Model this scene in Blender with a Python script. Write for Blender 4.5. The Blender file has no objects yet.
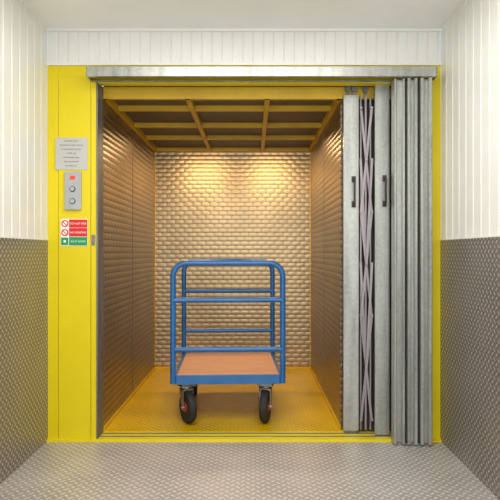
import bpy, bmesh, math
from mathutils import Vector, Matrix
scene = bpy.context.scene
scene.view_settings.view_transform = 'Standard'
scene.view_settings.look = 'None'

# ------------------------------------------------------------ materials
def lin(c):
    return tuple((v/255/12.92 if v/255 <= .04045 else ((v/255+.055)/1.055)**2.4) for v in c)+(1,)

def new_mat(name, rgb, rough=.5, metal=0., spec=.5):
    m = bpy.data.materials.new(name); m.use_nodes = True
    b = m.node_tree.nodes['Principled BSDF']
    b.inputs['Base Color'].default_value = lin(rgb)
    b.inputs['Roughness'].default_value = rough
    b.inputs['Metallic'].default_value = metal
    b.inputs['Specular IOR Level'].default_value = spec
    return m

class NB:
    def __init__(s, m): s.t = m.node_tree; s.b = s.t.nodes['Principled BSDF']
    def n(s, k, **kw):
        x = s.t.nodes.new(k)
        for a, v in kw.items(): setattr(x, a, v)
        return x
    def l(s, a, b): s.t.links.new(a, b)
    def m(s, op, a, b=None, c=None):
        x = s.n('ShaderNodeMath', operation=op)
        for i, v in enumerate((a, b, c)):
            if v is None: continue
            if isinstance(v, (int, float)): x.inputs[i].default_value = v
            else: s.l(v, x.inputs[i])
        return x.outputs[0]
    def coords(s):
        tc = s.n('ShaderNodeTexCoord'); sp = s.n('ShaderNodeSeparateXYZ')
        s.l(tc.outputs['Object'], sp.inputs[0]); return tc.outputs['Object'], sp.outputs
    def noise(s, vec, scale, detail=3):
        x = s.n('ShaderNodeTexNoise'); x.inputs['Scale'].default_value = scale
        x.inputs['Detail'].default_value = detail; s.l(vec, x.inputs['Vector']); return x.outputs['Fac']
    def mixc(s, f, a, b):
        x = s.n('ShaderNodeMix', data_type='RGBA')
        s.l(f, x.inputs[0])
        for i, v in ((6, a), (7, b)):
            if isinstance(v, tuple): x.inputs[i].default_value = v
            else: s.l(v, x.inputs[i])
        return x.outputs[2]
    def bump(s, h, dist, strength=1):
        x = s.n('ShaderNodeBump'); x.inputs['Distance'].default_value = dist
        x.inputs['Strength'].default_value = strength
        s.l(h, x.inputs['Height']); s.l(x.outputs[0], s.b.inputs['Normal'])
    def ramp(s, f, lo, hi):
        x = s.n('ShaderNodeMapRange'); s.l(f, x.inputs[0])
        x.inputs[1].default_value = lo; x.inputs[2].default_value = hi
        return x.outputs[0]

def tread_mat(name, base, hi, axes, pitch=.032, rough=.4, metal=.6, dist=.002, grime=None):
    """checker plate: alternating raised lozenges"""
    m = new_mat(name, base, rough, metal); k = NB(m); vec, o = k.coords()
    a, b = o[axes[0]], o[axes[1]]
    u = k.m('DIVIDE', k.m('ADD', a, b), pitch*1.414)
    v = k.m('DIVIDE', k.m('SUBTRACT', a, b), pitch*1.414)
    fu = k.m('SUBTRACT', k.m('FRACT', k.m('ADD', u, 100)), .5)
    fv = k.m('SUBTRACT', k.m('FRACT', k.m('ADD', v, 100)), .5)
    par = k.m('MODULO', k.m('ADD', k.m('FLOOR', k.m('ADD', u, 100)), k.m('FLOOR', k.m('ADD', v, 100))), 2)
    ip = k.m('SUBTRACT', 1, par)
    p = k.m('ADD', k.m('MULTIPLY', fu, par), k.m('MULTIPLY', fv, ip))
    q = k.m('ADD', k.m('MULTIPLY', fv, par), k.m('MULTIPLY', fu, ip))
    e = k.m('ADD', k.m('POWER', k.m('ABSOLUTE', k.m('DIVIDE', p, .47)), 2), k.m('POWER', k.m('ABSOLUTE', k.m('DIVIDE', q, .17)), 2))
    h = k.m('SMOOTH_MIN', k.m('MAXIMUM', k.m('SUBTRACT', 1, e), 0), .6, .2)
    msk = k.ramp(h, 0, .5)
    n = k.noise(vec, 3.0, 4)
    bc = k.mixc(k.ramp(n, .35, .7), lin(base), lin(grime or tuple(int(c*.88) for c in base)))
    k.l(k.mixc(msk, bc, lin(hi)), k.b.inputs['Base Color'])
    k.bump(h, dist)
    return m

def quilt_mat(name, base, ha, hgt=.045, wid=.10, rough=.4, dist=.003, lowsx=.6, metal=.8, lo=.66):
    """rigidised stainless sheet - rows of offset pressed pillows. ha = horizontal axis index"""
    m = new_mat(name, base, rough, metal); k = NB(m); vec, o = k.coords()
    r = k.m('DIVIDE', o[2], hgt); row = k.m('FLOOR', r)
    sz = k.m('ABSOLUTE', k.m('SINE', k.m('MULTIPLY', r, math.pi)))
    off = k.m('MULTIPLY', k.m('MODULO', row, 2), .5)
    hx = k.m('ADD', k.m('DIVIDE', o[ha], wid), off)
    sx = k.m('ABSOLUTE', k.m('SINE', k.m('MULTIPLY', hx, math.pi)))
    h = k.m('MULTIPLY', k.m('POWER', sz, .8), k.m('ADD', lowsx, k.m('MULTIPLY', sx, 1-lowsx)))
    k.bump(h, dist)
    n = k.noise(vec, 2.5, 3)
    c = k.mixc(k.ramp(n, .3, .75), lin(base), lin(tuple(int(v*.88) for v in base)))
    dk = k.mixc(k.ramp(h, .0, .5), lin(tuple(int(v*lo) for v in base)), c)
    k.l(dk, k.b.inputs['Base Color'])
    return m

def worn(name, rgb, rgb2, rough=.45, metal=0., scale=6, bump=.0):
    m = new_mat(name, rgb, rough, metal); k = NB(m); vec, o = k.coords()
    n = k.noise(vec, scale, 5)
    k.l(k.mixc(k.ramp(n, .35, .7), lin(rgb), lin(rgb2)), k.b.inputs['Base Color'])
    if bump: k.bump(k.noise(vec, 60, 3), bump)
    return m

def galv(name, a=(186, 187, 180), b=(146, 148, 143), rough=.36, metal=.6):
    m = new_mat(name, a, rough, metal); k = NB(m); vec, o = k.coords()
    v = k.n('ShaderNodeTexVoronoi'); v.inputs['Scale'].default_value = 60; k.l(vec, v.inputs['Vector'])
    sp = k.n('ShaderNodeSeparateColor'); k.l(v.outputs['Color'], sp.inputs[0])
    mp = k.n('ShaderNodeMapping'); mp.inputs['Scale'].default_value = (14, 14, 1.2); k.l(vec, mp.inputs[0])
    n = k.noise(mp.outputs[0], 1.6, 5)
    f = k.m('ADD', k.m('MULTIPLY', sp.outputs[0], .3), k.m('MULTIPLY', k.ramp(n, .35, .68), .7))
    k.l(k.mixc(f, lin(a), lin(b)), k.b.inputs['Base Color'])
    return m

M = {}
M['white'] = worn('white_cladding', (240, 240, 234), (235, 235, 228), .32)
M['ceil'] = worn('white_ceiling', (250, 250, 248), (247, 247, 244), .5)
M['dadoL'] = tread_mat('checker_plate_wall', (140, 131, 123), (212, 205, 198), (1, 2), .030, .34, .5)
M['floor'] = tread_mat('checker_plate_floor', (186, 180, 176), (226, 222, 218), (0, 1), .034, .4, .3)
M['carfloor'] = tread_mat('yellow_tread_floor', (216, 172, 2), (236, 196, 20), (0, 1), .036, .3, .0, .0028, grime=(186, 144, 6))
M['yellow'] = worn('yellow_paint', (230, 209, 4), (222, 200, 4), .33, 0, 2)
M['yellow2'] = worn('yellow_paint_car', (222, 182, 40), (200, 160, 30), .45, 0, 5)
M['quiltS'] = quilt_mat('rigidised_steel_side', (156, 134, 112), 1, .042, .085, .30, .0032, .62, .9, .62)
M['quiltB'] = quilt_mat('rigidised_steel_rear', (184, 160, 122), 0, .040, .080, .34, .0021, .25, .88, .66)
M['carceil'] = worn('car_roof_panel', (112, 96, 78), (94, 80, 66), .5, .3, 4)
M['galv'] = galv('galvanised_steel')
M['galvd'] = galv('galvanised_steel_dull', (140, 138, 138), (105, 104, 106), .5)
M['strap'] = galv('strap_steel', (168, 158, 160), (140, 132, 136), .45)
M['dark'] = worn('dark_steel', (72, 60, 50), (52, 44, 38), .6, .3)
M['blue'] = worn('blue_enamel', (36, 104, 166), (28, 90, 148), .3, 0, 8)
M['rubber'] = worn('black_rubber', (32, 31, 32), (48, 46, 46), .75)
M['red'] = worn('red_hub', (176, 44, 38), (146, 36, 32), .45)
M['zinc'] = galv('zinc_plate', (165, 165, 165), (130, 130, 132), .35, .8)
M['steel'] = worn('brushed_plate', (178, 180, 182), (162, 164, 166), .4, .25, 3)
M['sred'] = new_mat('sign_red', (215, 35, 30), .4)
M['sgreen'] = new_mat('sign_green', (20, 150, 85), .4)
M['swhite'] = new_mat('sign_white', (238, 238, 234), .4)
M['sgrey'] = new_mat('print_grey', (110, 112, 116), .5)
M['black'] = new_mat('black_plastic', (25, 25, 27), .4)
M['notice'] = new_mat('notice_plate', (190, 190, 184), .45)
led = new_mat('red_indicator', (200, 50, 40), .4)
led.node_tree.nodes['Principled BSDF'].inputs['Emission Color'].default_value = (1, .08, .04, 1)
led.node_tree.nodes['Principled BSDF'].inputs['Emission Strength'].default_value = .6
M['led'] = led
w = new_mat('plywood_deck', (190, 128, 96), .5); k = NB(w); vec, o = k.coords()
wv = k.n('ShaderNodeTexNoise'); mp = k.n('ShaderNodeMapping'); mp.inputs['Scale'].default_value = (3, 40, 3)
k.l(vec, mp.inputs[0]); k.l(mp.outputs[0], wv.inputs['Vector']); wv.inputs['Scale'].default_value = 2
k.l(k.mixc(k.ramp(wv.outputs['Fac'], .35, .7), lin((226, 172, 136)), lin((208, 150, 116))), k.b.inputs['Base Color'])
M['wood'] = w

# ------------------------------------------------------------ geometry helpers
def empty(name, loc=(0, 0, 0), rz=0):
    e = bpy.data.objects.new(name, None); e.empty_display_size = .1
    e.location = loc; e.rotation_euler[2] = rz
    scene.collection.objects.link(e); return e
def finish(bm, name, mat, parent=None, smooth=False):
    bmesh.ops.recalc_face_normals(bm, faces=bm.faces)
    me = bpy.data.meshes.new(name); bm.to_mesh(me); bm.free()
    if smooth:
        for p in me.polygons: p.use_smooth = True
        try: me.set_sharp_from_angle(angle=math.radians(40))
        except Exception: pass
    ob = bpy.data.objects.new(name, me)
    for mm in (mat if isinstance(mat, (list, tuple)) else [mat]): me.materials.append(M[mm])
    scene.collection.objects.link(ob)
    if parent: ob.parent = parent
    return ob
def addbox(bm, x0, x1, y0, y1, z0, z1, mi=0, bev=0):
    g = bmesh.ops.create_cube(bm, size=1)
    vs = g['verts']
    for v in vs:
        v.co = Vector(((x0+x1)/2+v.co.x*(x1-x0), (y0+y1)/2+v.co.y*(y1-y0), (z0+z1)/2+v.co.z*(z1-z0)))
    fs = list({f for v in vs for f in v.link_faces})
    for f in fs: f.material_index = mi
    if bev:
        es = list({e for v in vs for e in v.link_edges})
        r = bmesh.ops.bevel(bm, geom=es, offset=bev, segments=2, affect='EDGES', profile=.5)
        for f in r['faces']: f.material_index = mi
def boxes(name, lst, mat, parent=None, bev=0):
    bm = bmesh.new()
    for b in lst:
        addbox(bm, *b[:6], mi=(b[6] if len(b) > 6 else 0), bev=bev)
    return finish(bm, name, mat, parent)
def sweep(bm, pts, r, seg=14, closed=False, mi=0):
    pts = [Vector(p) for p in pts]; n = len(pts); rings = []
    t0 = (pts[1]-pts[0]).normalized()
    up = Vector((0, 0, 1)) if abs(t0.z) < .9 else Vector((0, 1, 0))
    nrm = (up - t0*up.dot(t0)).normalized()
    for i in range(n):
        if i == 0: t = pts[1]-pts[0]
        elif i == n-1: t = pts[-1]-pts[-2]
        else: t = (pts[i]-pts[i-1]).normalized()+(pts[i+1]-pts[i]).normalized()
        t.normalize(); nrm = (nrm-t*nrm.dot(t)).normalized(); bn = t.cross(nrm)
        rings.append([bm.verts.new(pts[i]+(nrm*math.cos(a)+bn*math.sin(a))*r) for a in [2*math.pi*j/seg for j in range(seg)]])
    for a, b in zip(rings, rings[1:]):
        for j in range(seg):
            f = bm.faces.new((a[j], a[(j+1) % seg], b[(j+1) % seg], b[j])); f.material_index = mi
    bm.faces.new(rings[0]).material_index = mi; bm.faces.new(rings[-1]).material_index = mi
def rounded(pts, r, n=8):
    pts = [Vector(p) for p in pts]; out = [pts[0]]
    for i in range(1, len(pts)-1):
        a = (pts[i-1]-pts[i]).normalized(); b = (pts[i+1]-pts[i]).normalized()
        p0 = pts[i]+a*r; p1 = pts[i]+b*r; c = p0+b*r
        for j in range(n+1):
            t = math.pi/2*j/n
            out.append(c-b*r*math.cos(t)-a*r*math.sin(t))
    out.append(pts[-1]); return out
def lathe(bm, prof, axis='X', loc=(0, 0, 0), seg=36, mi=0):
    loc = Vector(loc); rings = []
    for r, h in prof:
        ring = []
        for j in range(seg):
            a = 2*math.pi*j/seg; c, s = math.cos(a)*r, math.sin(a)*r
            p = Vector((h, c, s)) if axis == 'X' else (Vector((c, h, s)) if axis == 'Y' else Vector((c, s, h)))
            ring.append(bm.verts.new(p+loc))
        rings.append(ring)
    for a, b in zip(rings, rings[1:]):
        for j in range(seg):
            bm.faces.new((a[j], a[(j+1) % seg], b[(j+1) % seg], b[j])).material_index = mi
    bm.faces.new(rings[0]).material_index = mi; bm.faces.new(rings[-1]).material_index = mi
def extrude_profile(bm, prof, z0, z1, mi=0):
    a = [bm.verts.new((x, y, z0)) for x, y in prof]; b = [bm.verts.new((x, y, z1)) for x, y in prof]
    n = len(prof)
    for i in range(n): bm.faces.new((a[i], a[(i+1) % n], b[(i+1) % n], b[i])).material_index = mi
    bm.faces.new(a).material_index = mi; bm.faces.new(b).material_index = mi

# ------------------------------------------------------------ lobby shell (metres)
XL, XR, ZC, YB = -1.20, 1.096, 2.40, -5.0
DZ = 1.17
def cladding(bm, axis, fixed, a0, a1, z0, z1, out, pitch=.1):
    g = .005; dp = .005; xs = []
    a = a0
    while a < a1-1e-6:
        e = min(a+pitch, a1)
        xs += [(a, dp), (a+g, 0), (e-g, 0)]; a = e
    xs.append((a1, dp))
    def P(t, d, z):
        return (fixed-out*d, t, z) if axis == 'Y' else (t, fixed-out*d, z)
    va = [bm.verts.new(P(t, d, z0)) for t, d in xs]; vb = [bm.verts.new(P(t, d, z1)) for t, d in xs]
    for i in range(len(xs)-1): bm.faces.new((va[i], va[i+1], vb[i+1], vb[i]))
for nm, X, out in (('wall_left', XL, 1), ('wall_right', XR, -1)):
    bm = bmesh.new()
    cladding(bm, 'Y', X, YB, .0, DZ, ZC, out, .1)
    for f in bm.faces: f.material_index = 0
    if out == 1:
        addbox(bm, X-.12, X-.006, YB, 0, 0, ZC, 0); addbox(bm, X-.006, X+.004, YB, 0, 0, DZ, 1)
        addbox(bm, X+.0, X+.006, YB, 0, DZ-.002, DZ+.006, 0)
    else:
        addbox(bm, X+.006, X+.12, YB, 0, 0, ZC, 0); addbox(bm, X-.004, X+.006, YB, 0, 0, DZ, 1)
        addbox(bm, X-.006, X+.0, YB, 0, DZ-.002, DZ+.006, 0)
    me = finish(bm, nm, ['white', 'dadoL'])
boxes('floor', [(XL-.12, XR+.12, YB, -.02, -.1, 0)], 'floor')
boxes('ceiling', [(XL-.12, XR+.12, YB, .06, ZC, ZC+.1)], 'ceil')
bm = bmesh.new()
cladding(bm, 'X', 0, XL, XR, 2.195, ZC, -1, .06)
addbox(bm, XL, XR, .006, .06, 2.19, ZC)
finish(bm, 'wall_back', 'white')
boxes('trim_1', [(XL, XR, -.014, .004, 2.186, 2.202)], 'white')
boxes('trim_2', [(XL, XR, -.012, .0, ZC-.016, ZC)], 'white')

# ------------------------------------------------------------ yellow landing frame
fr = empty('lift_door_frame')
boxes('jamb_left', [(XL, -1.135, 0, .06, 0, 2.186), (-1.132, -.945, -.006, .06, 0, 2.12), (-1.135, -.91, .004, .06, 0, 2.12),
                    (-.942, -.912, -.012, .06, 0, 2.10)], 'yellow', fr, .002)
boxes('jamb_left_edge', [(-.911, -.903, -.008, .12, 0, 2.09)], 'galvd', fr)
boxes('jamb_right', [(1.03, XR, 0, .06, 0, 2.186), (1.022, 1.034, -.02, .06, 0, 2.08)], 'yellow', fr, .002)
boxes('head_panel', [(-1.135, 1.03, 0, .06, 2.085, 2.186)], 'yellow', fr, .002)
boxes('head_lip', [(-.905, 1.02, .06, .30, 2.105, 2.12)], 'dark', fr)
boxes('latch_plate', [(-.937, -.917, -.018, -.012, 1.14, 1.2)], 'galvd', fr, .001)
boxes('sill', [(XL, XR, -.02, .14, -.04, .012), (XL, XR, -.028, -.02, -.04, .008)], 'yellow', fr, .002)
boxes('sill_tracks', [(-.9, 1.02, .03, .038, .012, .016), (-.9, 1.02, .085, .095, .012, .016)], 'galvd', fr)

tr = empty('sliding_door_track')
boxes('channel', [(-.935, 1.035, -.124, -.118, 2.088, 2.142), (-.935, 1.035, -.118, -.001, 2.134, 2.142),
                  (-.935, 1.035, -.118, -.095, 2.088, 2.092), (-.935, 1.035, -.03, -.001, 2.088, 2.092),
                  (-.937, -.931, -.124, -.001, 2.086, 2.144), (1.031, 1.037, -.124, -.001, 2.086, 2.144)], 'galv', tr, .0008)
boxes('channel_inside', [(-.93, 1.03, -.095, -.03, 2.108, 2.113)], 'dark', tr)

# ------------------------------------------------------------ lift car
car = empty('goods_lift_car')
CX0, CX1, CY1, CZ = -.91, .536, 2.0, 2.026
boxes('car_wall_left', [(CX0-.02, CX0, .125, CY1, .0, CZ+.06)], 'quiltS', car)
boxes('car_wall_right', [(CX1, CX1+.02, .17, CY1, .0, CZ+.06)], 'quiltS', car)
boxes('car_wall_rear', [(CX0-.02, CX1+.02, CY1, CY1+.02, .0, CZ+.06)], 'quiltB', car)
boxes('corner_trims', [(CX0, CX0+.006, CY1-.006, CY1, .05, CZ), (CX1-.006, CX1, CY1-.006, CY1, .05, CZ)], 'yellow2', car)
boxes('panel_joints', [(CX0, CX0+.002, 1.0, 1.006, .05, CZ), (CX1-.002, CX1, 1.0, 1.006, .05, CZ)], 'galvd', car)
boxes('car_floor', [(CX0-.02, CX1+.02, .14, CY1+.02, -.04, .012)], 'carfloor', car)
boxes('kick_strips', [(CX0, CX0+.008, .125, CY1, .012, .04), (CX1-.008, CX1, .17, CY1, .012, .04), (CX0, CX1, CY1-.008, CY1, .012, .04)], 'yellow2', car, .001)
boxes('roof_panel', [(CX0-.02, CX1+.02, .16, CY1+.02, CZ+.035, CZ+.055)], 'carceil', car)
lb = []
for x in (CX0+.012, -.396, .087, CX1-.012): lb.append((x-.015, x+.015, .12, CY1, CZ, CZ+.036))
for y in (.44, .95, 1.42, CY1-.02): lb.append((CX0, CX1, y-.016, y+.016, CZ+.002, CZ+.036))
boxes('roof_frame', lb, 'yellow2', car, .001)
boxes('car_header', [(CX0, .98, .125, .16, CZ-.0, 2.10)], 'yellow2', car, .001)
boxes('gate_recess_back', [(CX1+.02, 1.03, .17, .19, .0, 2.10)], 'dark', car)
boxes('gate_recess_side', [(1.024, 1.034, .06, .17, .0, 2.10)], 'dark', car)

# ------------------------------------------------------------ collapsible lattice gate
gt = empty('folding_lattice_gate')
def channel_post(name, x0, x1, y, z0, z1, mat='galv'):
    t = .003; d = .03
    bm = bmesh.new()
    extrude_profile(bm, [(x0, y+d), (x0, y), (x1, y), (x1, y+d), (x1-t, y+d), (x1-t, y+t), (x0+t, y+t), (x0+t, y+d)], z0, z1)
    addbox(bm, x0+.006, x0+.012, y-.004, y, z0+.01, z1-.01)
    addbox(bm, x1-.012, x1-.006, y-.004, y, z0+.01, z1-.01)
    finish(bm, name, mat, gt)
channel_post('closing_post', .543, .632, .09, .03, 2.04)
channel_post('trailing_post', .722, .806, .045, .02, 2.085)
def pull(name, x, y, z, h=.19):
    bm = bmesh.new()
    sweep(bm, rounded([(x, y, z-h/2), (x, y-.035, z-h/2), (x, y-.035, z+h/2), (x, y, z+h/2)], .012), .006, 10)
    addbox(bm, x-.012, x+.012, y-.004, y, z-h/2-.018, z-h/2+.018, bev=.001)
    addbox(bm, x-.012, x+.012, y-.004, y, z+h/2-.018, z+h/2+.018, bev=.001)
    finish(bm, name, 'dark', gt, True)
pull('pull_handle_1', .602, .087, 1.46, .15); pull('pull_handle_2', .776, .042, 1.46, .15)
bm = bmesh.new()
def strap(bm, p0, p1, w=.014, t=.004):
    p0 = Vector(p0); p1 = Vector(p1); d = (p1-p0).normalized(); s = d.cross(Vector((0, 1, 0))).normalized()*w/2
    y = Vector((0, t/2, 0))
    v = [bm.verts.new(p+a+b) for p in (p0-d*.008, p1+d*.008) for a in (s, -s) for b in (y, -y)]
    for f in ((0, 1, 3, 2), (4, 6, 7, 5), (0, 4, 5, 1), (2, 3, 7, 6), (0, 2, 6, 4), (1, 5, 7, 3)):
        bm.faces.new([v[i] for i in f])
xa, xm, xb = .645, .677, .709
zz = [.10, .72, 1.34, 1.96]
for i in range(3):
    strap(bm, (xa, .082, zz[i]), (xb, .082, zz[i+1])); strap(bm, (xb, .088, zz[i]), (xa, .088, zz[i+1]))
    zc = (zz[i]+zz[i+1])/2
    if i < 2:
        strap(bm, (xm, .076, zc), (xb, .076, zc+.62)); strap(bm, (xm, .094, zc), (xa, .094, zc+.62))
for z in zz:
    for x in (xa, xb): lathe(bm, [(.001, .07), (.008, .071), (.008, .1), (.001, .101)], 'Y', (x, 0, z), 12)
for i in range(3): lathe(bm, [(.001, .07), (.008, .071), (.008, .1), (.001, .101)], 'Y', (xm, 0, (zz[i]+zz[i+1])/2), 12)
finish(bm, 'scissor_straps', 'strap', gt)
boxes('pickets', [(.672, .682, .102, .124, .03, 2.04), (.644, .652, .105, .125, .03, 2.04), (.702, .710, .105, .125, .03, 2.04)], 'strap', gt)
bm = bmesh.new()
for x, y, zt in ((.57, .105, 2.03), (.61, .105, 2.03), (.677, .113, 2.03)):
    addbox(bm, x-.008, x+.008, y-.003, y+.003, zt-.02, 2.103)
    lathe(bm, [(.002, -.008), (.018, -.008), (.018, .008), (.002, .008)], 'Y', (x, y-.004, 2.078), 20)
finish(bm, 'hanger_rollers', 'galvd', gt, True)
boxes('bottom_guides', [(.55, .62, .095, .115, .017, .035), (.73, .80, .05, .07, .012, .022)], 'galvd', gt)

# ------------------------------------------------------------ folded landing door leaves
sd = empty('galvanised_sliding_door')
ZT = 2.084
bm = bmesh.new()
def leaf(x0, x1, y0, y1, b=.018, rec=.028):
    extrude_profile(bm, [(x0, y1), (x0, y0+.004), (x0+.004, y0), (x0+b-.004, y0), (x0+b, y0+.004), (x0+b, y0+rec),
                         (x1-b, y0+rec), (x1-b, y0+.004), (x1-b+.004, y0), (x1-.004, y0), (x1, y0+.004), (x1, y1)], .012, ZT)
leaf(.800, .862, -.100, -.03, .014, .03)
leaf(.874, .932, -.108, -.03, .018, .034)
leaf(.946, 1.012, -.114, -.03, .020, .034)
finish(bm, 'leaves', 'galv', sd)
bm = bmesh.new()
for x in (.868, .939): sweep(bm, [(x, -.045, .02), (x, -.045, ZT)], .005, 12)
for z in (.35, 1.05, 1.75):
    for x in (.868, .939): lathe(bm, [(.001, -.03), (.008, -.029), (.008, .029), (.001, .03)], 'Z', (x, -.045, z), 14)
finish(bm, 'hinge_rods', 'galvd', sd, True)
boxes('bottom_shoes', [(.82, 1.0, -.085, -.06, .0, .014)], 'galvd', sd)

# ------------------------------------------------------------ signs and controls
def text(name, s, x, z, y, size, mat, parent):
    cu = bpy.data.curves.new(name, 'FONT'); cu.body = s; cu.size = size; cu.extrude = .0003
    cu.align_x = 'CENTER'; cu.align_y = 'CENTER'
    o = bpy.data.objects.new(name, cu); o.location = (x, y, z); o.rotation_euler = (math.pi/2, 0, 0)
    cu.materials.append(M[mat]); scene.collection.objects.link(o); o.parent = parent
nt = empty('notice_plate')
boxes('plate', [(-1.149, -.962, -.010, -.006, 1.578, 1.765)], 'notice', nt, .0008)
for i, s in enumerate(('GOODS ONLY', 'MAXIMUM LOAD 500 KG', 'CLOSE BOTH GATES', 'AFTER USE', 'NO PASSENGERS', 'ARE ALLOWED', 'IN THIS LIFT')):
    text('line_%d' % (i+1), s, -1.056, 1.745-i*.024, -.0105, .0125, 'sgrey', nt)
cp = empty('lift_call_panel')
boxes('box', [(-1.092, -.997, -.024, -.006, 1.345, 1.566)], 'steel', cp, .002)
boxes('indicator', [(-1.060, -1.030, -.0265, -.024, 1.520, 1.542)], 'led', cp)
bm = bmesh.new()
for z in (1.465, 1.395):
    lathe(bm, [(.001, -.034), (.012, -.034), (.014, -.030), (.014, -.024)], 'Y', (-1.045, 0, z), 24, 0)
    lathe(bm, [(.017, -.027), (.017, -.024)], 'Y', (-1.045, 0, z), 24, 1)
finish(bm, 'buttons', ['steel', 'black'], cp, True)
sg = empty('safety_sign')
boxes('board', [(-1.119, -.962, -.009, -.006, 1.135, 1.292)], 'swhite', sg)
boxes('red_fields', [(-1.070, -.964, -.0098, -.009, 1.242, 1.289), (-1.070, -.964, -.0098, -.009, 1.190, 1.240)], 'sred', sg)
boxes('green_fields', [(-1.070, -.964, -.0098, -.009, 1.138, 1.187), (-1.116, -1.074, -.0098, -.009, 1.140, 1.184)], 'sgreen', sg)
bm = bmesh.new()
for z in (1.265, 1.213):
    lathe(bm, [(.021, -.0099), (.021, -.009)], 'Y', (-1.094, 0, z), 28, 0); lathe(bm, [(.014, -.0104), (.014, -.0099)], 'Y', (-1.094, 0, z), 28, 1)
    v = [bm.verts.new((-1.094+a, -.0108, z+b)) for a, b in ((-.013, .009), (-.009, .013), (.013, -.009), (.009, -.013))]
    bm.faces.new(v).material_index = 0
lathe(bm, [(.008, -.0104), (.008, -.0098)], 'Y', (-1.095, 0, 1.162), 20, 1)
finish(bm, 'prohibition_symbols', ['sred', 'swhite'], sg)
text('text_1', 'DO NOT RIDE', -1.017, 1.265, -.0102, .015, 'swhite', sg)
text('text_2', 'NO SMOKING', -1.017, 1.213, -.0102, .015, 'swhite', sg)
text('text_3', 'SHUT GATES', -1.017, 1.161, -.0102, .015, 'swhite', sg)

# ------------------------------------------------------------ platform trolley
FZ = .012
tl = empty('platform_trolley', (-.157, .27, FZ), math.radians(2.3))
W, L, H = .345, .88, 1.018
zdk = .312
R = .0178
def hoop(name, y):
    bm = bmesh.new()
    sweep(bm, rounded([(-W, y, zdk-.05), (-W, y, H), (W, y, H), (W, y, zdk-.05)], .085, 10), R, 16)
    for z in (.785, .475): sweep(bm, [(-W, y, z), (W, y, z)], R*.92, 14)
    finish(bm, name, 'blue', tl, True)
hoop('end_hoop_near', 0); hoop('end_hoop_far', L)
boxes('deck_frame', [(-W+.012, W-.012, .006, .026, zdk-.058, zdk), (-W+.012, W-.012, L-.026, L-.006, zdk-.055, zdk),
                     (-W-.0, -W+.022, .0, L, zdk-.055, zdk), (W-.022, W+.0, .0, L, zdk-.055, zdk),
                     (-W+.02, W-.02, .15, .18, zdk-.055, zdk-.02), (-W+.02, W-.02, L-.18, L-.15, zdk-.055, zdk-.02)], 'blue', tl, .002)
boxes('deck_board', [(-W+.02, W-.02, .024, L-.024, zdk-.018, zdk-.003)], 'wood', tl)
def castor(name, x, y, ang, hubmat='red'):
    e = empty(name, (x, y, 0), ang); e.parent = tl
    r = .103
    bm = bmesh.new()
    trail = -.03
    lathe(bm, [(r-.028, -.021), (r-.010, -.023), (r-.003, -.015), (r, 0), (r-.003, .015), (r-.010, .023), (r-.028, .021)], 'X', (0, trail, r), 40, 0)
    lathe(bm, [(.022, -.026), (.03, -.024), (.035, -.014), (r-.033, -.014), (r-.027, -.0215), (r-.027, .0215), (r-.033, .014), (.035, .014), (.03, .024), (.022, .026)], 'X', (0, trail, r), 40, 1)
    lathe(bm, [(.008, -.044), (.009, -.038), (.009, .038), (.008, .044)], 'X', (0, trail, r), 14, 2)
    finish(bm, 'wheel', ['rubber', hubmat, 'zinc'], e, True)
    bm = bmesh.new()
    for s in (-1, 1):
        pr = [(trail-.016, r-.018), (trail+.016, r-.018), (.03, .213), (-.035, .213)]
        va = [bm.verts.new((s*.031, a, b)) for a, b in pr]; vb = [bm.verts.new((s*.035, a, b)) for a, b in pr]
        bm.faces.new(va); bm.faces.new(vb)
        for i in range(4): bm.faces.new((va[i], va[(i+1) % 4], vb[(i+1) % 4], vb[i]))
    addbox(bm, -.035, .035, -.036, .032, .210, .216)
    lathe(bm, [(.03, .216), (.036, .220), (.036, .230), (.028, .234)], 'Z', (0, 0, 0), 28)
    addbox(bm, -.05, .05, -.05, .05, .234, .240, bev=.001)
    addbox(bm, -.045, .045, -.045, .045, .240, zdk-.03)
    finish(bm, 'fork', 'zinc' , e)
castor('castor_1', -.268, .075, math.radians(26)); castor('castor_2', .245, .075, math.radians(-14))
castor('castor_3', -.26, L-.09, 0); castor('castor_4', .26, L-.09, 0)

# ------------------------------------------------------------ lights
def area(name, loc, rot, sx, sy, e, col):
    l = bpy.data.lights.new(name, 'AREA'); l.shape = 'RECTANGLE'; l.size = sx; l.size_y = sy
    l.energy = e; l.color = col
    o = bpy.data.objects.new(name, l); o.location = loc; o.rotation_euler = rot; scene.collection.objects.link(o)
area('daylight_opening', (-.05, -4.95, 1.3), (math.radians(90), 0, 0), 2.1, 2.1, 46, (.95, .98, 1))
area('lobby_overhead_fill', (-.05, -1.6, 2.37), (0, 0, 0), 1.4, 1.8, 46, (1, .98, .95))  # added fill light below the ceiling to brighten the lobby, no real fitting
area('car_lamp_1', (-.50, 1.3, 1.99), (math.radians(6), 0, 0), .34, .22, 9.5, (1, .70, .36))
area('car_lamp_2', (.18, 1.3, 1.99), (math.radians(6), 0, 0), .34, .22, 9.5, (1, .70, .36))
wd = bpy.data.worlds.new('sky'); scene.world = wd; wd.use_nodes = True
wd.node_tree.nodes['Background'].inputs[0].default_value = (.85, .92, 1, 1)
wd.node_tree.nodes['Background'].inputs[1].default_value = .8

# ------------------------------------------------------------ camera
cam = bpy.data.cameras.new('camera'); co = bpy.data.objects.new('camera', cam)
co.location = (0, -3.4, 1.1); co.rotation_euler = (math.pi/2, 0, 0)
cam.lens = 36*583/500; cam.sensor_width = 36; cam.shift_x = -3/500; cam.shift_y = 2/500
scene.collection.objects.link(co); scene.camera = co
